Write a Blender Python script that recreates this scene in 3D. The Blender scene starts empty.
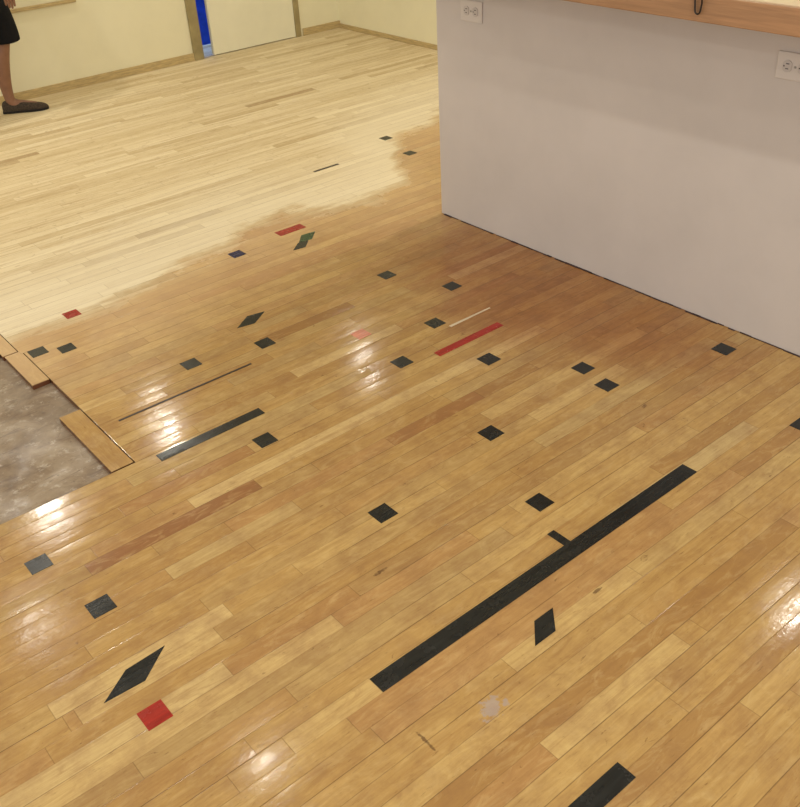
import bpy, bmesh, math, random
from mathutils import Vector, Matrix
random.seed(11)
sc=bpy.context.scene
COL=sc.collection
try:
    sc.view_settings.view_transform='Standard'
    sc.view_settings.look='None'
except Exception: pass

def lin(c):
    r=[]
    for x in c:
        x=x/255.0
        r.append(x/12.92 if x<=0.04045 else ((x+0.055)/1.055)**2.4)
    return (r[0],r[1],r[2],1.0)

# ---------------------------------------------------------------- helpers
class NT:
    def __init__(s,name):
        s.m=bpy.data.materials.new(name); s.m.use_nodes=True
        s.t=s.m.node_tree; s.t.nodes.clear()
        s.out=s.t.nodes.new('ShaderNodeOutputMaterial')
        s.b=s.t.nodes.new('ShaderNodeBsdfPrincipled')
        s.t.links.new(s.b.outputs[0],s.out.inputs[0])
    def n(s,k,**kw):
        x=s.t.nodes.new(k)
        for a,b in kw.items(): setattr(x,a,b)
        return x
    def put(s,sock,val):
        if isinstance(val,bpy.types.NodeSocket): s.t.links.new(val,sock)
        else: sock.default_value=val
    def math(s,op,a,b=0.0,c=0.0,clamp=False):
        x=s.n('ShaderNodeMath',operation=op); x.use_clamp=clamp
        s.put(x.inputs[0],a); s.put(x.inputs[1],b); s.put(x.inputs[2],c)
        return x.outputs[0]
    def mix(s,f,a,b,mode='MIX'):
        x=s.n('ShaderNodeMix',data_type='RGBA',blend_type=mode)
        s.put(x.inputs[0],f); s.put(x.inputs[6],a); s.put(x.inputs[7],b)
        return x.outputs[2]
    def coord(s,which='Object'):
        return s.n('ShaderNodeTexCoord').outputs[which]
    def mapping(s,vec,scale=(1,1,1),loc=(0,0,0)):
        x=s.n('ShaderNodeMapping'); s.put(x.inputs[0],vec); x.inputs[1].default_value=loc; x.inputs[3].default_value=scale
        return x.outputs[0]
    def noise(s,vec,scale=5,detail=4,rough=0.5,dist=0.0):
        x=s.n('ShaderNodeTexNoise'); s.put(x.inputs['Vector'],vec)
        x.inputs['Scale'].default_value=scale; x.inputs['Detail'].default_value=detail
        x.inputs['Roughness'].default_value=rough; x.inputs['Distortion'].default_value=dist
        return x.outputs[0]
    def ramp(s,f,stops,interp='LINEAR'):
        x=s.n('ShaderNodeValToRGB'); s.put(x.inputs[0],f); cr=x.color_ramp; cr.interpolation=interp
        while len(cr.elements)<len(stops): cr.elements.new(0.5)
        for e,(p,c) in zip(cr.elements,stops): e.position=p; e.color=c
        return x.outputs[0]
    def rng(s,val,a,b,c,d,mode='LINEAR'):
        x=s.n('ShaderNodeMapRange',interpolation_type=mode)
        s.put(x.inputs[0],val)
        for i,q in enumerate((a,b,c,d)): x.inputs[i+1].default_value=q
        return x.outputs[0]
    def blob(s,X,Y,cx,cy,rx,ry,wob,k=2.5):
        a=s.math('DIVIDE',s.math('SUBTRACT',X,cx),rx); b=s.math('DIVIDE',s.math('SUBTRACT',Y,cy),ry)
        d=s.math('ADD',s.math('MULTIPLY',a,a),s.math('MULTIPLY',b,b))
        return s.rng(s.math('ADD',d,s.math('MULTIPLY',s.math('SUBTRACT',wob,0.5),k)),0.2,1.0,1.0,0.0,'SMOOTHSTEP')
    def bump(s,h,strength=0.2,dist=0.01):
        x=s.n('ShaderNodeBump'); s.put(x.inputs['Height'],h)
        x.inputs['Strength'].default_value=strength; x.inputs['Distance'].default_value=dist
        s.t.links.new(x.outputs[0],s.b.inputs['Normal'])

def simple(name,rgb,rough=0.6,var=0.08,scale=8,spec=0.5,metal=0.0,bump=0.0,stretch=(1,1,1)):
    N=NT(name); c=N.coord()
    f=N.noise(N.mapping(c,stretch),scale,5,0.6)
    a=lin([max(0,x*(1-var)) for x in rgb]); b=lin([min(255,x*(1+var)) for x in rgb])
    N.put(N.b.inputs['Base Color'],N.ramp(f,[(0.3,a),(0.7,b)]))
    N.b.inputs['Roughness'].default_value=rough; N.b.inputs['Metallic'].default_value=metal
    N.b.inputs['Specular IOR Level'].default_value=spec
    if bump: N.bump(f,bump,0.005)
    return N.m

def link(o,parent=None):
    COL.objects.link(o)
    if parent: o.parent=parent
    return o
def mesh_obj(name,verts,faces,mat=None,parent=None,smooth=False):
    me=bpy.data.meshes.new(name); me.from_pydata([tuple(p) for p in verts],[],faces); me.update()
    bm=bmesh.new(); bm.from_mesh(me); bmesh.ops.recalc_face_normals(bm,faces=bm.faces); bm.to_mesh(me); bm.free()
    if smooth:
        for p in me.polygons: p.use_smooth=True
    if mat: me.materials.append(mat)
    return link(bpy.data.objects.new(name,me),parent)
def box_geo(b,V=None,Fc=None):
    V=[] if V is None else V; Fc=[] if Fc is None else Fc
    x0,x1,y0,y1,z0,z1=b; k=len(V)
    V+= [(x0,y0,z0),(x1,y0,z0),(x1,y1,z0),(x0,y1,z0),(x0,y0,z1),(x1,y0,z1),(x1,y1,z1),(x0,y1,z1)]
    Fc+= [tuple(k+i for i in f) for f in ((0,3,2,1),(4,5,6,7),(0,1,5,4),(1,2,6,5),(2,3,7,6),(3,0,4,7))]
    return V,Fc
def boxes(name,bs,mat,parent=None,bevel=0):
    V,Fc=[],[]
    for b in bs: box_geo(b,V,Fc)
    o=mesh_obj(name,V,Fc,mat,parent)
    if bevel:
        m=o.modifiers.new('Bevel','BEVEL'); m.width=bevel; m.segments=2; m.limit_method='ANGLE'
    return o
def struct(o): o["kind"]="structure"; return o
def thing(o,label,cat,group=None):
    o["label"]=label; o["category"]=cat
    if group: o["group"]=group
    return o

# ---------------------------------------------------------------- camera
cu=Vector((0.7678,-0.6387,-0.0505)).normalized()
cv=Vector((0.3885,0.4011,0.8297)); cv=(cv-cu*cv.dot(cu)).normalized()
cw=cu.cross(cv)
cam_d=bpy.data.cameras.new('camera'); cam=bpy.data.objects.new('camera',cam_d); COL.objects.link(cam)
cam.matrix_world=Matrix(((cu.x,cv.x,cw.x,0),(cu.y,cv.y,cw.y,0),(cu.z,cv.z,cw.z,1.7),(0,0,0,1)))
cam_d.sensor_fit='HORIZONTAL'; cam_d.sensor_width=36; cam_d.lens=935.6*36/800; cam_d.clip_start=0.02
sc.camera=cam

# ---------------------------------------------------------------- room dimensions
W=0.0538; Y0=1.1405
YB=6.664; XR=4.78; XL=-1.6; YF=-1.0; HX=2.72; HY=3.10; CH=2.6
HY0=1.20   # near end of the half wall

# ---------------------------------------------------------------- floor material
def build_wood_floor(name,axis_swap=False):
    N=NT(name)
    pos=N.coord('Object')
    sep=N.n('ShaderNodeSeparateXYZ'); N.put(sep.inputs[0],pos)
    X,Y,Z=sep.outputs
    if axis_swap:
        rn=N.noise(pos,1.5,1,0.5)
        R=N.math('ADD',0.40,N.math('MULTIPLY',N.math('SUBTRACT',rn,0.5),0.8)); G=0.6; B=0.6
        cmb=N.n('ShaderNodeCombineXYZ'); N.put(cmb.inputs[0],Y); N.put(cmb.inputs[1],X); N.put(cmb.inputs[2],Z)
    else:
        att=N.n('ShaderNodeAttribute',attribute_name='rnd'); sa=N.n('ShaderNodeSeparateColor'); N.put(sa.inputs[0],att.outputs['Color'])
        R,G,B=sa.outputs
        uvn=N.n('ShaderNodeUVMap'); uvn.uv_map='UVMap'; su=N.n('ShaderNodeSeparateXYZ'); N.put(su.inputs[0],uvn.outputs[0])
        U_,V_=su.outputs[0],su.outputs[1]
        cmb=N.n('ShaderNodeCombineXYZ'); N.put(cmb.inputs[0],N.math('ADD',X,N.math('MULTIPLY',G,37.0)))
        N.put(cmb.inputs[1],N.math('ADD',Y,N.math('MULTIPLY',B,53.0))); N.put(cmb.inputs[2],N.math('MULTIPLY',R,11.0))
    gv=cmb.outputs[0]
    grain=N.noise(N.mapping(gv,(2.0,70,1)),1.6,6,0.7,0.6)
    figure=N.noise(N.mapping(gv,(5.0,16,1)),1.8,5,0.65,1.6)
    streak=N.noise(N.mapping(gv,(1.1,30,1)),1.3,4,0.6,0.4)
    blot=N.noise(pos,2.2,3,0.5)
    mott=N.noise(pos,9,5,0.7)
    fleck=N.noise(N.mapping(gv,(9,60,1)),3.2,3,0.65)
    knot=N.noise(N.mapping(gv,(9,20,1)),2.2,4,0.6,1.2)
    fin=N.ramp(R,[(0.0,lin((126,84,48))),(0.10,lin((148,109,62))),(0.24,lin((166,129,77))),(0.45,lin((179,144,87))),(0.62,lin((185,151,92))),(0.82,lin((196,165,105))),(1.0,lin((210,183,128)))])
    fin=N.mix(N.rng(G,0.74,0.97,0.0,0.42),fin,lin((166,117,78)))
    fin=N.mix(N.rng(G,0.30,0.05,0.0,0.38),fin,lin((168,149,107)))
    fin=N.mix(N.rng(grain,0.38,0.66,0.0,0.40),fin,lin((146,110,65)))
    fin=N.mix(N.rng(streak,0.58,0.70,0.0,0.28),fin,lin((146,102,61)))
    fin=N.mix(N.rng(figure,0.50,0.70,0.0,0.40),fin,lin((204,177,121)))
    fin=N.mix(N.rng(figure,0.47,0.30,0.0,0.40),fin,lin((148,112,71)))
    fin=N.mix(N.rng(mott,0.44,0.70,0.0,0.45),fin,lin((136,99,67)))
    fin=N.mix(N.rng(fleck,0.64,0.76,0.0,0.55),fin,lin((94,66,42)))
    fin=N.mix(N.rng(knot,0.68,0.75,0.0,0.6),fin,lin((88,58,38)))
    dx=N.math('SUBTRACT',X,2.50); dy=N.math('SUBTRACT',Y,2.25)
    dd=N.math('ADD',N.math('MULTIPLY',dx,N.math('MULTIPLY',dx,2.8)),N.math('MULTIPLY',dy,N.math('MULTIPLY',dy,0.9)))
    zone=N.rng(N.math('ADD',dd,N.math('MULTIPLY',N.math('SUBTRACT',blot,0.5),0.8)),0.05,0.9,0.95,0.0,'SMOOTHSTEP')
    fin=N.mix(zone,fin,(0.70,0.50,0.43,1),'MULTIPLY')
    if not axis_swap:
        sc1=N.blob(X,Y,0.94,0.95,0.04,0.028,N.noise(pos,38,4,0.7),6.5)
        fin=N.mix(N.math('MULTIPLY',sc1,0.5),fin,lin((156,152,158)))
        fine=N.noise(pos,60,4,0.7)
        for (cx,cy,rx,ry) in [(1.02,1.443,0.028,0.007),(0.775,0.980,0.005,0.036),(1.38,1.025,0.018,0.006)]:
            fin=N.mix(N.math('MULTIPLY',N.blob(X,Y,cx,cy,rx,ry,fine,3.0),0.7),fin,lin((80,52,36)))
    raw=N.ramp(R,[(0.0,lin((164,139,100))),(0.12,lin((190,168,126))),(0.32,lin((206,187,146))),(0.6,lin((216,199,160))),(1.0,lin((228,214,178)))])
    raw=N.mix(N.rng(grain,0.42,0.70,0.0,0.42),raw,lin((178,153,112)))
    raw=N.mix(N.rng(streak,0.52,0.66,0.0,0.5),raw,lin((172,144,102)))
    raw=N.mix(N.rng(figure,0.45,0.8,0.0,0.4),raw,lin((232,220,188)))
    raw=N.mix(N.rng(knot,0.60,0.72,0.0,0.5),raw,lin((150,121,83)))
    fc=N.n('ShaderNodeFloatCurve'); cvv=fc.mapping.curves[0]
    pts=[(0.0,3.46),(0.75,3.36),(1.23,3.40),(1.78,3.52),(2.14,3.62),(2.55,3.48),(2.85,3.58),(3.10,3.92),(3.71,4.24),(4.9,4.5)]
    cvv.points[0].location=(0.0,pts[0][1]/5); cvv.points[1].location=(pts[-1][0]/5,pts[-1][1]/5)
    for p in pts[1:-1]: cvv.points.new(p[0]/5,p[1]/5)
    fc.mapping.update()
    N.put(fc.inputs[1],N.math('DIVIDE',X,5.0)); bnd=N.math('MULTIPLY',fc.outputs[0],5.0)
    jag=N.noise(N.mapping(gv,(2.5,9,1)),1.6,3,0.6)
    jag2=N.noise(pos,3.2,5,0.65)
    amp=N.rng(X,0.8,2.4,0.22,0.45)
    dist=N.math('ADD',N.math('SUBTRACT',Y,bnd),N.math('ADD',N.math('MULTIPLY',N.math('SUBTRACT',jag,0.5),0.18),N.math('MULTIPLY',N.math('SUBTRACT',jag2,0.5),amp)))
    raws=N.rng(dist,-0.09,0.06,0.0,1.0,'SMOOTHSTEP')
    rim=N.math('MULTIPLY',N.rng(dist,0.0,0.08,0.0,1.0,'SMOOTHSTEP'),N.rng(dist,0.15,0.9,1.0,0.0,'SMOOTHSTEP'))
    raw=N.mix(N.math('MULTIPLY',rim,0.55),raw,lin((234,224,196)))
    dust=N.rng(dist,-0.75,-0.02,0.0,0.5,'SMOOTHSTEP')
    fin=N.mix(dust,fin,lin((208,176,136)))
    if axis_swap: col=fin
    else:
        col=N.mix(raws,fin,raw)
        eu=N.math('MINIMUM',U_,V_)
        fr=N.math('FRACT',N.math('DIVIDE',N.math('SUBTRACT',Y,Y0-100*W),W))
        ev=N.math('MULTIPLY',N.math('MINIMUM',fr,N.math('SUBTRACT',1.0,fr)),W)
        gapn=N.noise(N.mapping(pos,(1.3,18,1)),1.5,2,0.5)
        gw=N.rng(gapn,0.36,0.62,0.15,1.0)
        g1=N.math('MULTIPLY',N.rng(ev,0.0005,0.0015,1.0,0.0),gw)
        g2=N.math('MULTIPLY',N.rng(eu,0.0005,0.0015,1.0,0.0),0.5)
        gap=N.math('MAXIMUM',g1,g2)
        gapc=N.mix(raws,lin((70,46,28)),lin((128,104,70)))
        col=N.mix(N.math('MULTIPLY',gap,0.66),col,gapc)
    col=N.mix(N.rng(Z,-0.004,-0.001,1.0,0.0),col,lin((104,62,38)))
    N.put(N.b.inputs['Base Color'],col)
    wear=N.noise(pos,8.0,6,0.78)
    rf=N.rng(wear,0.38,0.66,0.06,0.19)
    if axis_swap:
        N.put(N.b.inputs['Roughness'],rf); return N.m
    rf=N.math('ADD',rf,N.math('MULTIPLY',G,0.06))
    rmix=N.n('ShaderNodeMix',data_type='FLOAT'); N.put(rmix.inputs[0],raws); N.put(rmix.inputs[2],rf); rmix.inputs[3].default_value=0.68
    N.put(N.b.inputs['Roughness'],rmix.outputs[0])
    smix=N.n('ShaderNodeMix',data_type='FLOAT'); N.put(smix.inputs[0],raws); N.put(smix.inputs[2],N.rng(wear,0.40,0.64,0.42,0.22)); smix.inputs[3].default_value=0.18
    N.put(N.b.inputs['Specular IOR Level'],smix.outputs[0])
    cup=N.math('MULTIPLY',fr,N.math('SUBTRACT',1.0,fr))
    tilt=N.math('MULTIPLY',N.math('MULTIPLY',fr,N.math('SUBTRACT',B,0.5)),1.5)
    wav=N.math('MULTIPLY',N.noise(N.mapping(gv,(3.5,16,1)),1.6,3,0.55),0.5)
    peel=N.math('MULTIPLY',N.noise(pos,80,3,0.6),0.2)
    hgt=N.math('ADD',N.math('ADD',N.math('MULTIPLY',cup,0.7),tilt),N.math('ADD',N.math('ADD',wav,peel),N.math('MULTIPLY',gap,-0.3)))
    N.bump(hgt,0.34,0.0025)
    return N.m
FLOOR=build_wood_floor('strip_floor')
M_BOARD=build_wood_floor('board_wood',True)

# ---------------------------------------------------------------- floor planks (one mesh)
V,Fc,RN,UV=[],[],[],[]
def plank(x0,x1,y0,y1,r=None,g=None):
    box_geo((x0,x1,y0,y1,-0.019,0.0),V,Fc)
    c=(random.random() if r is None else r,random.random() if g is None else g,random.random(),1)
    for f in Fc[-6:]:
        RN.append(c)
        for i in f: UV.append((V[i][0]-x0,x1-V[i][0]))
HOLE_Y0,HOLE_Y1=2.32,4.3
k0=int((YF-Y0)//W); k1=int((8.3-Y0)//W)
def edge_x(yc,k):
    if yc>3.26: return 0.757
    return 0.768
# particular boards seen in the floor: row -> list of (x0,x1,tone,hue)
SPEC={15:[(0.457,0.987,0.0,0.93)],13:[(1.40,1.78,0.12,0.95)],-7:[(0.95,1.4,0.85,0.5)],7:[(0.24,0.60,0.90,0.4)],8:[(0.20,0.66,0.93,0.45)],0:[(0.55,0.788,0.85,0.45)],-3:[(1.05,1.5,0.85,0.5)],4:[(1.45,2.0,0.80,0.4)]}
def put(a,b,y0,y1,k):
    if b-a<0.0005: return
    yc=(y0+y1)/2
    r=min(0.95,max(0.14,random.gauss(0.55,0.18)))
    if yc>3.7: r=min(1,max(0.0,random.gauss(0.55,0.22)))
    plank(a,b,y0,y1,r)
for k in range(k0,k1+1):
    y0=Y0+k*W; y1=y0+W; yc=(y0+y1)/2
    hole=HOLE_Y0<yc<HOLE_Y1
    xs=edge_x(yc,k) if hole else XL
    xe=XR+0.03
    if yc>YB: xs,xe=2.9,5.6
    sp=[s for s in SPEC.get(k,[]) if s[0]>xs]
    for s in sp: plank(s[0],s[1],y0,y1,s[2],s[3])
    x=xs; first=True
    while x<xe-0.0005:
        L=random.choice([random.uniform(0.25,0.6),random.uniform(0.5,1.1),random.uniform(0.8,1.6)])
        if first and hole: L=random.uniform(0.15,0.7)
        if first and xs==XL: L=random.uniform(0.1,0.9)
        a=x; b=min(x+L,xe)
        done=False
        for s in sp:
            if a<s[1] and b>s[0]:
                done=True
                if a<s[0]: put(a,s[0],y0,y1,k)
                if b>s[1]: put(s[1],b,y0,y1,k)
        if not done: put(a,b,y0,y1,k)
        x=b; first=False
me=bpy.data.meshes.new('floor'); me.from_pydata(V,[],Fc); me.update()
at=me.attributes.new('rnd','FLOAT_COLOR','FACE'); at.data.foreach_set('color',[q for c in RN for q in c])
uvl=me.uv_layers.new(name='UVMap'); uvl.data.foreach_set('uv',[q for c in UV for q in c])
me.materials.append(FLOOR)
floor=struct(link(bpy.data.objects.new('floor',me)))

# ---------------------------------------------------------------- subfloor
N=NT('subfloor_panel'); c=N.coord()
a=N.noise(c,5,6,0.7,0.5); b=N.noise(c,30,5,0.7)
cc=N.ramp(a,[(0.3,lin((104,86,68))),(0.48,lin((134,116,94))),(0.6,lin((152,136,114))),(0.75,lin((174,160,142)))])
cc=N.mix(N.rng(b,0.56,0.66,0.0,0.55),cc,lin((194,184,168)))
cc=N.mix(N.rng(N.noise(N.mapping(c,(1,5,1)),7,6,0.75,0.6),0.54,0.66,0.0,0.6),cc,lin((88,66,50)))
cc=N.mix(N.rng(N.noise(c,60,3,0.6),0.64,0.72,0.0,0.5),cc,lin((60,44,34)))
N.put(N.b.inputs['Base Color'],cc); N.put(N.b.inputs['Roughness'],N.rng(N.noise(c,7,3,0.5),0.42,0.62,0.24,0.65)); N.b.inputs['Specular IOR Level'].default_value=0.35; N.bump(b,0.12,0.003)
struct(boxes('subfloor',[(XL-0.1,XR+0.9,YF-0.1,8.4,-0.06,-0.0195)],N.m))

# ---------------------------------------------------------------- inlays in the floor
def inlay_mat(name,rgb,rough=0.3,var=0.25):
    N=NT(name); c=N.coord()
    g=N.noise(N.mapping(c,(6,50,1)),2.0,5,0.6); b=N.noise(c,14,4,0.6)
    a=lin([x*(1-var) for x in rgb]); bb=lin([min(255,x*(1+var)) for x in rgb])
    cc=N.ramp(g,[(0.3,a),(0.7,bb)])
    N.put(N.b.inputs['Base Color'],cc); N.put(N.b.inputs['Roughness'],N.rng(b,0.35,0.7,rough-0.08,rough+0.12))
    N.b.inputs['Specular IOR Level'].default_value=0.35
    N.bump(N.math('ADD',g,N.noise(c,12,3,0.5)),0.2,0.002)
    return N.m
M_BLK=inlay_mat('black_stained_wood',(30,32,31),0.22)
M_RED=inlay_mat('red_stained_wood',(150,40,30),0.25,0.12)
M_PNK=inlay_mat('faded_red_wood',(196,124,96),0.25,0.12)
M_GRN=inlay_mat('green_stained_wood',(42,68,40),0.25,0.15)
M_BLU=inlay_mat('blue_stained_wood',(34,34,70),0.25,0.15)
M_WHT=inlay_mat('pale_wood',(206,192,164),0.25,0.05)
M_DKW=inlay_mat('dark_walnut_wood',(44,30,22),0.35,0.2)
TH=0.0008
def poly_inlay(name,pts,mat):
    n=len(pts); V=[(p[0],p[1],-0.004) for p in pts]+[(p[0],p[1],TH) for p in pts]
    Fc=[tuple(range(n))[::-1],tuple(range(n,2*n))]+[(i,(i+1)%n,n+(i+1)%n,n+i) for i in range(n)]
    return mesh_obj(name,V,Fc,mat,floor)
def rect(x0,x1,y0,y1): return [(x0,y0),(x1,y0),(x1,y1),(x0,y1)]
S=0.030
sqs=[(3.231,4.144,M_BLK),(3.159,3.848,M_BLK),(1.794,3.41,M_BLU),(2.126,2.775,M_BLK),(2.246,2.51,M_BLK),(1.997,2.331,M_BLK),
(1.455,2.66,M_BLK),(1.182,2.722,M_BLK),(0.901,3.156,M_BLK),(0.81,3.206,M_BLK),(1.729,2.203,M_BLK),(1.959,2.005,M_BLK),(1.122,2.144,M_BLK),
(1.656,1.685,M_BLK),(2.145,1.739,M_BLK),(2.12,1.615,M_BLK),(2.582,1.485,M_BLK),(2.366,1.058,M_BLK),(1.173,1.619,M_BLK),(1.523,1.355,M_BLK),
(0.367,2.089,M_BLK),(0.425,1.828,M_BLK),(0.372,1.433,M_RED),(1.027,3.403,M_RED),(1.748,2.462,M_PNK),(0.225,2.235,M_BLK)]
for x,y,m in sqs:
    s=S*random.uniform(0.95,1.03)
    o=poly_inlay('square_inlay',rect(x-s,x+s,y-s,y+s),m)
    if m is M_RED: o["label"]="red stained square wood inlay"
    elif m is M_BLU: o["label"]="dark blue stained square wood inlay"
    elif m is M_PNK: o["label"]="faded red square wood inlay"
poly_inlay('strip_inlay',rect(0.788,1.948,1.1405,1.190),M_BLK)["label"]="long black wood strip inlay"
poly_inlay('strip_inlay',rect(0.83,1.205,2.272,2.312),M_BLK)["label"]="short black wood strip inlay"
poly_inlay('strip_inlay',rect(0.87,1.035,0.633,0.680),M_BLK)
poly_inlay('strip_inlay',rect(1.85,2.165,2.138,2.172),M_RED)["label"]="narrow red wood strip inlay"
poly_inlay('strip_inlay',rect(2.04,2.18,3.43,3.485),M_RED)["label"]="red wood strip inlay"
poly_inlay('strip_inlay',[(2.02,2.266),(2.225,2.269),(2.225,2.276),(2.02,2.278)],M_WHT)["label"]="whitish wood sliver inlay"
poly_inlay('strip_inlay',rect(2.63,2.79,3.995,4.012),M_DKW)
poly_inlay('strip_inlay',rect(0.83,1.34,2.566,2.575),M_DKW)["label"]="thin dark wood spline"
poly_inlay('strip_inlay',rect(1.44,1.465,1.19,1.25),M_BLK)
poly_inlay('diamond_inlay',[(1.19,1.06),(1.255,1.06),(1.205,1.005),(1.135,1.005)],M_BLK)
poly_inlay('diamond_inlay',[(0.30,1.54),(0.38,1.595),(0.485,1.60),(0.40,1.535)],M_BLK)
poly_inlay('diamond_inlay',[(1.44,2.83),(1.52,2.885),(1.59,2.87),(1.51,2.815)],M_BLK)
poly_inlay('diamond_inlay',[(1.99,3.26),(2.05,3.31),(2.10,3.30),(2.05,3.25)],M_BLK)
poly_inlay('diamond_inlay',[(2.055,3.31),(2.11,3.37),(2.18,3.36),(2.12,3.30)],M_GRN)["label"]="green stained diamond wood inlay"

# ---------------------------------------------------------------- header boards at the opening
for i,(b) in enumerate([(0.692,0.7645,2.332,2.728),(0.704,0.7655,2.992,3.262),(0.700,0.7545,3.268,3.52),(0.650,0.697,3.30,3.60)]):
    o=boxes('floorboard',[(b[0],b[1],b[2],b[3],-0.0194,-0.0002)],M_BOARD,None,0.0008)
    thing(o,"short maple floorboard laid crosswise beside the floor opening","floorboard","crosswise boards edging the opening")

# ---------------------------------------------------------------- walls
M_WALLY=simple('cream_painted_drywall',(232,226,193),0.7,0.015,3,0.3,bump=0.02)
M_WALLG=simple('primed_drywall',(198,190,184),0.65,0.02,3,0.3,bump=0.03)
M_CEIL=simple('ceiling_paint',(232,229,222),0.8,0.01,3,0.2)
M_TRIM=simple('olive_painted_wood',(156,142,100),0.5,0.08,10,0.4)
M_TAN=simple('raw_base_wood',(186,164,116),0.55,0.12,14,0.4,stretch=(1,1,8))
M_DOOR=simple('door_paint',(233,229,202),0.5,0.02,3,0.4)
M_HALL=simple('hall_blue_glow',(28,70,185),0.6,0.35,5,0.4)  # blue light of the hall put into the wall colour
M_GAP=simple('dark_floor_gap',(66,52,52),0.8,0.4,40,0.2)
DX0,DX1,DH=3.49,4.34,2.05
struct(boxes('wall_back',[(XL,DX0,YB,YB+0.12,0,CH),(DX1,XR+0.12,YB,YB+0.12,0,CH),(DX0,DX1,YB,YB+0.12,DH,CH)],M_WALLY))
struct(boxes('wall_right',[(XR,XR+0.12,YF,YB,0,CH)],M_WALLY))
struct(boxes('ceiling',[(XL,XR+0.12,YF,YB+0.12,CH,CH+0.05)],M_CEIL))
struct(boxes('wall_hall',[(2.9,5.6,7.05,7.15,0,CH)],M_HALL))
struct(boxes('baseboard_back',[(XL,DX0-0.08,YB-0.014,YB,0,0.055),(DX1+0.07,XR,YB-0.014,YB,0,0.055)],M_TAN,None,0.002))
struct(boxes('baseboard_right',[(XR-0.012,XR,HY+0.2,YB-0.014,0,0.035)],M_TAN,None,0.002))
struct(boxes('trim_1',[(DX0-0.08,DX0,YB-0.02,YB+0.12,0,DH+0.08),(DX1,DX1+0.05,YB-0.012,YB+0.12,0,DH+0.08),(DX0,DX1,YB-0.02,YB+0.12,DH,DH+0.08)],M_TRIM,None,0.004))
door=struct(boxes('door_1',[(3.585,DX1-0.0005,YB-0.005,YB+0.03,0.006,DH-0.01)],M_DOOR,None,0.003))
M_MET=simple('brushed_metal',(150,146,138),0.3,0.05,30,0.5,1.0)
M_DMET=simple('dark_metal',(62,56,52),0.35,0.05,30,0.5,0.9)
kn=bpy.data.meshes.new('door_handle'); bm=bmesh.new(); bmesh.ops.create_uvsphere(bm,u_segments=20,v_segments=12,radius=0.028); bm.to_mesh(kn); bm.free()
for p in kn.polygons: p.use_smooth=True
kn.materials.append(M_MET); k=link(bpy.data.objects.new('door_handle',kn),door); k.location=(3.66,YB-0.03,1.0)
struct(boxes('trim_2',[(1.0,2.6,YB-0.02,YB-0.0005,0.545,0.568)],M_TAN,None,0.003))

# half wall with bar counter
struct(boxes('wall_half',[(HX,HX+0.13,HY0,HY,0,1.066)],M_WALLG,None,0.003))
# rough dark strips added as the shaded gap at the half wall's foot
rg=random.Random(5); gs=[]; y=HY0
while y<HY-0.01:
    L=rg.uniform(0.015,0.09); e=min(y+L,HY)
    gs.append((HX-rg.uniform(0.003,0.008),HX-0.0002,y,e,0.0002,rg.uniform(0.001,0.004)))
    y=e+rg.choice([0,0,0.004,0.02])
struct(boxes('dark_gap_strip',gs,M_GAP))
M_CTW=simple('counter_edge_wood',(162,122,86),0.45,0.08,6,0.4,stretch=(8,1,20))
M_CTT=simple('counter_top_surface',(204,182,150),0.35,0.04,8,0.5)
ct=boxes('countertop',[(2.49,3.12,HY0-0.02,HY+0.08,1.068,1.14)],M_CTT,None,0.003)
thing(ct,"tan wood-edged bar counter on top of the half wall","countertop")
boxes('counter_edge',[(2.47,2.489,HY0-0.02,HY+0.08,1.067,1.139)],M_CTW,ct,0.003)

# outlets
M_PL=simple('outlet_plastic',(204,196,189),0.4,0.01,3,0.4)
M_PL2=simple('outlet_socket_plastic',(190,182,176),0.4,0.01,3,0.4)
M_SL=simple('slot_dark',(74,64,64),0.6,0.05,5)
def outlet(y,z):
    pl=boxes('electrical_outlet',[(HX-0.006,HX,y-0.062,y+0.062,z-0.040,z+0.040)],M_PL,None,0.0025)
    for s in(-1,1):
        cy=y+s*0.0255; Vv=[];n=24
        for xx in (HX-0.0061,HX-0.0085):
            for i in range(n):
                a=2*math.pi*i/n
                Vv.append((xx,cy+0.0175*max(-0.82,min(0.82,math.cos(a))),z+0.0175*math.sin(a)))
        Ff=[tuple(range(n)),tuple(range(n,2*n))]+[(i,(i+1)%n,n+(i+1)%n,n+i) for i in range(n)]
        so=mesh_obj('socket',Vv,Ff,M_PL2,pl)
        boxes('slot',[(HX-0.0092,HX-0.0082,cy-0.006,cy+0.004,z+0.006,z+0.0085)],M_SL,so)
        boxes('slot',[(HX-0.0092,HX-0.0082,cy-0.005,cy+0.004,z-0.0085,z-0.006)],M_SL,so)
        boxes('slot',[(HX-0.0092,HX-0.0082,cy+0.008,cy+0.012,z-0.002,z+0.002)],M_SL,so)
    boxes('screw',[(HX-0.0072,HX-0.0058,y-0.003,y+0.003,z-0.003,z+0.003)],M_MET,pl)
    thing(pl,"white duplex electrical outlet mounted sideways on the half wall","electrical outlet","outlets on the half wall")
outlet(2.884,0.912); outlet(1.480,0.921)

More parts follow.
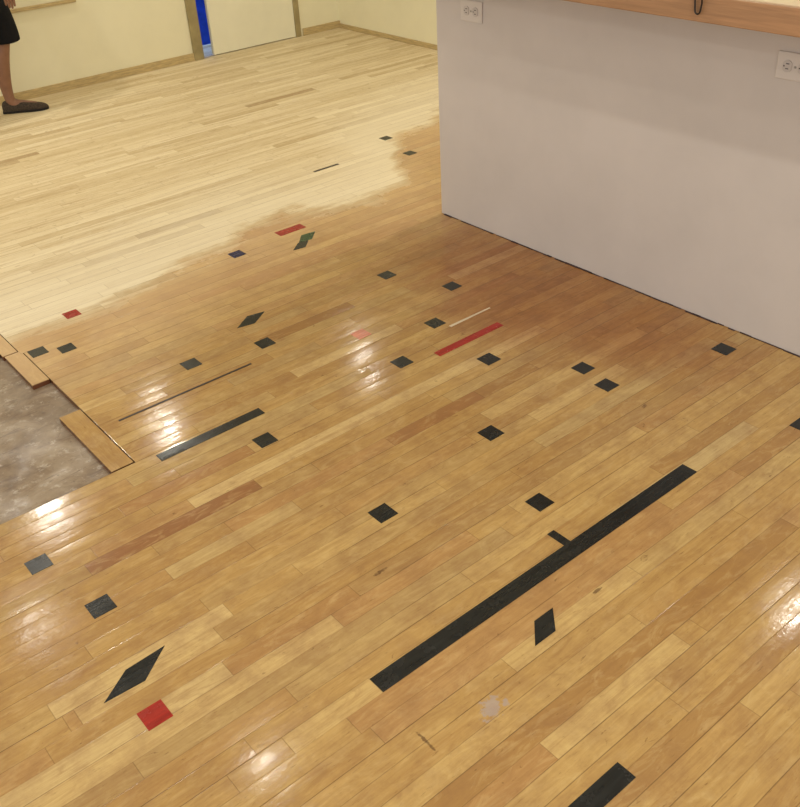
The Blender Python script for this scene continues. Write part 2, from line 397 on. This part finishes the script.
def tube(name,pts,r,mat,parent=None,cyc=False):
    cu_=bpy.data.curves.new(name,'CURVE'); cu_.dimensions='3D'; cu_.bevel_depth=r; cu_.bevel_resolution=4
    sp=cu_.splines.new('BEZIER'); sp.bezier_points.add(len(pts)-1)
    for b,p in zip(sp.bezier_points,pts): b.co=p; b.handle_left_type=b.handle_right_type='AUTO'
    sp.use_cyclic_u=cyc
    o=bpy.data.objects.new(name,cu_); COL.objects.link(o)
    dg=bpy.context.evaluated_depsgraph_get(); m=bpy.data.meshes.new_from_object(o.evaluated_get(dg)); bpy.data.objects.remove(o)
    m.materials.clear(); m.materials.append(mat)
    for p in m.polygons: p.use_smooth=True
    return link(bpy.data.objects.new(name,m),parent)
hy=1.67
hk=tube('wire_hook',[(2.462,hy+0.010,1.165),(2.462,hy+0.011,1.115),(2.462,hy,1.09),(2.462,hy-0.011,1.115),(2.462,hy-0.010,1.15),(2.475,hy-0.010,1.149),(2.50,hy-0.010,1.1435)],0.0026,M_DMET)
thing(hk,"small bent dark metal wire hook on the counter edge","hook")

# ---------------------------------------------------------------- person
M_SKIN=simple('skin',(138,100,78),0.5,0.07,14,0.4)
M_SHORT=simple('black_fabric',(20,20,24),0.85,0.15,60,0.2)
M_SHIRT=simple('grey_fabric',(90,92,96),0.85,0.08,60,0.2)
M_HAIR=simple('dark_hair',(36,26,20),0.6,0.2,60,0.3)
M_SHOE=simple('shoe_fabric',(66,56,46),0.8,0.25,120,0.25,bump=0.3)
M_SOLE=simple('shoe_sole',(30,27,25),0.6,0.1,30,0.3)
def skin(name,verts,edges,mat,parent=None,sub=2,root=0):
    me=bpy.data.meshes.new(name); me.from_pydata([v[:3] for v in verts],edges,[]); me.update()
    o=link(bpy.data.objects.new(name,me))
    o.modifiers.new('Skin','SKIN')
    for i,vv in enumerate(verts):
        r=vv[3]; me.skin_vertices[0].data[i].radius=(r,r)
        me.skin_vertices[0].data[i].use_root=(i==root)
    o.modifiers[0].use_smooth_shade=True
    s=o.modifiers.new('Sub','SUBSURF'); s.levels=sub; s.render_levels=sub
    bpy.context.view_layer.update()
    dg=bpy.context.evaluated_depsgraph_get(); m=bpy.data.meshes.new_from_object(o.evaluated_get(dg))
    bpy.data.objects.remove(o)
    m.materials.clear(); m.materials.append(mat)
    for p in m.polygons: p.use_smooth=True
    return link(bpy.data.objects.new(name,m),parent)
LA=(1.925,6.415)
D=0.16
P=[]; E=[]
def pv(x,y,z,r): P.append((x,y,z,r)); return len(P)-1
def chain(a,lst):
    for q in lst:
        b=pv(*q); E.append((a,b)); a=b
    return a
pel=pv(1.67+D,6.29,0.93,0.13)
waist=chain(pel,[(1.68+D,6.29,1.08,0.115),(1.69+D,6.29,1.25,0.135),(1.70+D,6.29,1.40,0.12)])
chain(waist,[(1.705+D,6.29,1.50,0.058),(1.72+D,6.29,1.57,0.062),(1.73+D,6.29,1.64,0.085),(1.73+D,6.29,1.71,0.072)])
chain(pel,[(1.76+D,6.375,0.85,0.09),(1.95,6.40,0.66,0.075),(1.985,6.412,0.50,0.058),(1.97,6.412,0.44,0.054),(1.925,6.413,0.34,0.066),(1.918,6.415,0.25,0.056),(1.920,6.415,0.16,0.038),(1.920,LA[1],0.10,0.037),(1.93,LA[1]-0.002,0.055,0.036),(2.02,6.37,0.035,0.030),(2.08,6.34,0.028,0.022)])
chain(pel,[(1.66+D,6.20,0.85,0.09),(1.72,6.19,0.66,0.075),(1.63,6.18,0.50,0.055),(1.56,6.18,0.36,0.054),(1.46,6.17,0.17,0.038),(1.43,6.17,0.10,0.033),(1.44,6.17,0.055,0.034),(1.53,6.15,0.035,0.030),(1.59,6.14,0.028,0.022)])
for sy in(1,-1):
    w=chain(waist,[(1.70+D,6.29+sy*0.17,1.39,0.06),(1.68+D,6.29+sy*0.22,1.25,0.045),(1.67+D,6.29+sy*0.24,1.08,0.038),(1.73+D,6.29+sy*0.24,0.95,0.032),(1.78+D,6.29+sy*0.24,0.85,0.024),(1.80+D,6.29+sy*0.24,0.79,0.03)])
    for i in range(4):
        L=[0.075,0.085,0.08,0.062][i]; ox=0.022-0.016*i+D
        chain(w,[(1.80+ox,6.29+sy*0.24,0.755,0.010),(1.81+ox,6.29+sy*0.238,0.755-L*0.5,0.0085),(1.812+ox,6.29+sy*0.228,0.755-L,0.007)])
    chain(w,[(1.83+D,6.29+sy*0.228,0.79,0.011),(1.85+D,6.29+sy*0.215,0.755,0.009)])
person=skin('person',P,E,M_SKIN)
thing(person,"person striding in black knee-length shorts and dark slip-on shoes","person")
P=[];E=[]
pel=pv(1.67+D,6.29,0.97,0.15)
chain(pel,[(1.675+D,6.29,1.05,0.135)])
chain(pel,[(1.76+D,6.37,0.82,0.115),(1.955,6.40,0.64,0.112),(1.99,6.412,0.50,0.104),(1.99,6.412,0.44,0.103),(1.99,6.412,0.425,0.10)])
chain(pel,[(1.66+D,6.20,0.82,0.105),(1.72,6.18,0.64,0.095),(1.63,6.17,0.50,0.088),(1.61,6.17,0.44,0.086),(1.605,6.17,0.425,0.084)])
skin('shorts',P,E,M_SHORT,person)
P=[];E=[]
t=pv(1.69+D,6.29,1.25,0.155)
chain(t,[(1.675+D,6.29,1.06,0.145),(1.67+D,6.29,0.98,0.155)])
c2=chain(t,[(1.70+D,6.29,1.40,0.13)]); chain(c2,[(1.705+D,6.29,1.47,0.075)])
for sy in(1,-1): chain(c2,[(1.70+D,6.29+sy*0.17,1.39,0.075),(1.68+D,6.29+sy*0.22,1.24,0.062)])
skin('shirt',P,E,M_SHIRT,person)
P=[];E=[]
t=pv(1.715+D,6.29,1.69,0.088); chain(t,[(1.70+D,6.29,1.74,0.07)]); chain(t,[(1.67+D,6.29,1.63,0.05)])
skin('hair',P,E,M_HAIR,person)
M_EYE=simple('eye_dark',(30,24,20),0.2,0.1,5)
for sy in(1,-1):
    em=bpy.data.meshes.new('eye'); bm=bmesh.new(); bmesh.ops.create_uvsphere(bm,u_segments=12,v_segments=8,radius=0.009); bm.to_mesh(em); bm.free(); em.materials.append(M_EYE)
    e=link(bpy.data.objects.new('eye',em),person); e.location=(1.797+D,6.29+sy*0.03,1.655)
def shoe(hx,hy,d,parent):
    d=Vector(d).normalized(); s=Vector((-d.y,d.x,0))
    prof=[(0.0,0.022,0.050),(0.012,0.030,0.078),(0.05,0.034,0.086),(0.09,0.037,0.082),(0.13,0.041,0.072),(0.17,0.046,0.060),(0.21,0.048,0.052),(0.245,0.044,0.045),(0.275,0.030,0.035),(0.288,0.012,0.022)]
    n=16; V=[];Fc=[]
    for (l,w,h) in prof:
        for i in range(n):
            a=math.pi*2*i/n; cx=math.cos(a)*w; cz=math.sin(a)
            z=0.012+(h-0.012)*max(0,cz)**0.8 if cz>0 else 0.012+cz*0.002
            p=Vector((hx,hy,0))+d*l+s*cx; V.append((p.x,p.y,z))
    m=len(prof)
    for j in range(m-1):
        for i in range(n): Fc.append((j*n+i,j*n+(i+1)%n,(j+1)*n+(i+1)%n,(j+1)*n+i))
    Fc.append(tuple(range(n))); Fc.append(tuple(range((m-1)*n,m*n)))
    sh=mesh_obj('shoe',V,Fc,M_SHOE,parent,True)
    mo=sh.modifiers.new('Sub','SUBSURF'); mo.levels=1; mo.render_levels=2
    V=[];Fc=[]
    for z in(0.0015,0.015):
        for k in range(2*m):
            l,w=(prof[k][0],prof[k][1]) if k<m else (prof[2*m-1-k][0],-prof[2*m-1-k][1])
            p=Vector((hx,hy,0))+d*l+s*(w*1.06); V.append((p.x,p.y,z))
    q=2*m
    Fc=[tuple(range(q)),tuple(range(q,2*q))]+[(i,(i+1)%q,q+(i+1)%q,q+i) for i in range(q)]
    mesh_obj('sole',V,Fc,M_SOLE,sh)
shoe(1.868,6.444,(0.895,-0.445,0),person)
shoe(1.38,6.185,(0.97,-0.2,0),person)

# ---------------------------------------------------------------- ceiling lights, with unseen fill lamps added
M_HOUS=simple('light_housing',(235,232,225),0.4,0.01,5)
def ceil_light(x,y,power,size=0.07,color=(1,0.94,0.84)):
    V=[];n=32
    for r,z in ((size*0.5,CH-0.001),(size*0.5,CH-0.03),(size*0.5+0.025,CH-0.03),(size*0.5+0.025,CH-0.001)):
        for i in range(n): a=2*math.pi*i/n; V.append((x+r*math.cos(a),y+r*math.sin(a),z))
    Fc=[(j*n+i,j*n+(i+1)%n,((j+1)%4)*n+(i+1)%n,((j+1)%4)*n+i) for j in range(4) for i in range(n)]
    o=mesh_obj('ceiling_light',V,Fc,M_HOUS,None,False)
    thing(o,"round white ceiling light with warm glow","ceiling light","round ceiling lights")
    L=bpy.data.lights.new('lamp','AREA'); L.shape='DISK'; L.size=size; L.energy=power; L.color=color
    lo=bpy.data.objects.new('lamp',L); COL.objects.link(lo); lo.parent=o; lo.location=(x,y,CH-0.028)
for (x,y,p) in [(1.24,2.88,3),(0.70,4.66,4.5),(2.33,6.1,9),(4.15,5.85,3.8),(4.2,1.7,6),(1.22,5.84,17),(4.35,3.3,28),(-1.0,5.3,19),(1.6,0.4,22),(-0.6,2.2,18),(0.2,-0.6,14)]:  # early ones follow floor glints; the rest are added fill with hidden reflections
    ceil_light(x,y,p)
L=bpy.data.lights.new('hall_daylight','AREA'); L.size=0.2; L.energy=38; L.color=(0.3,0.5,1.0)
lo=bpy.data.objects.new('hall_daylight',L); COL.objects.link(lo); lo.location=(4.7,6.92,1.6)

w=bpy.data.worlds.new('world'); sc.world=w; w.use_nodes=True
bg=w.node_tree.nodes['Background']; bg.inputs[0].default_value=(1.0,0.965,0.93,1); bg.inputs[1].default_value=1.03
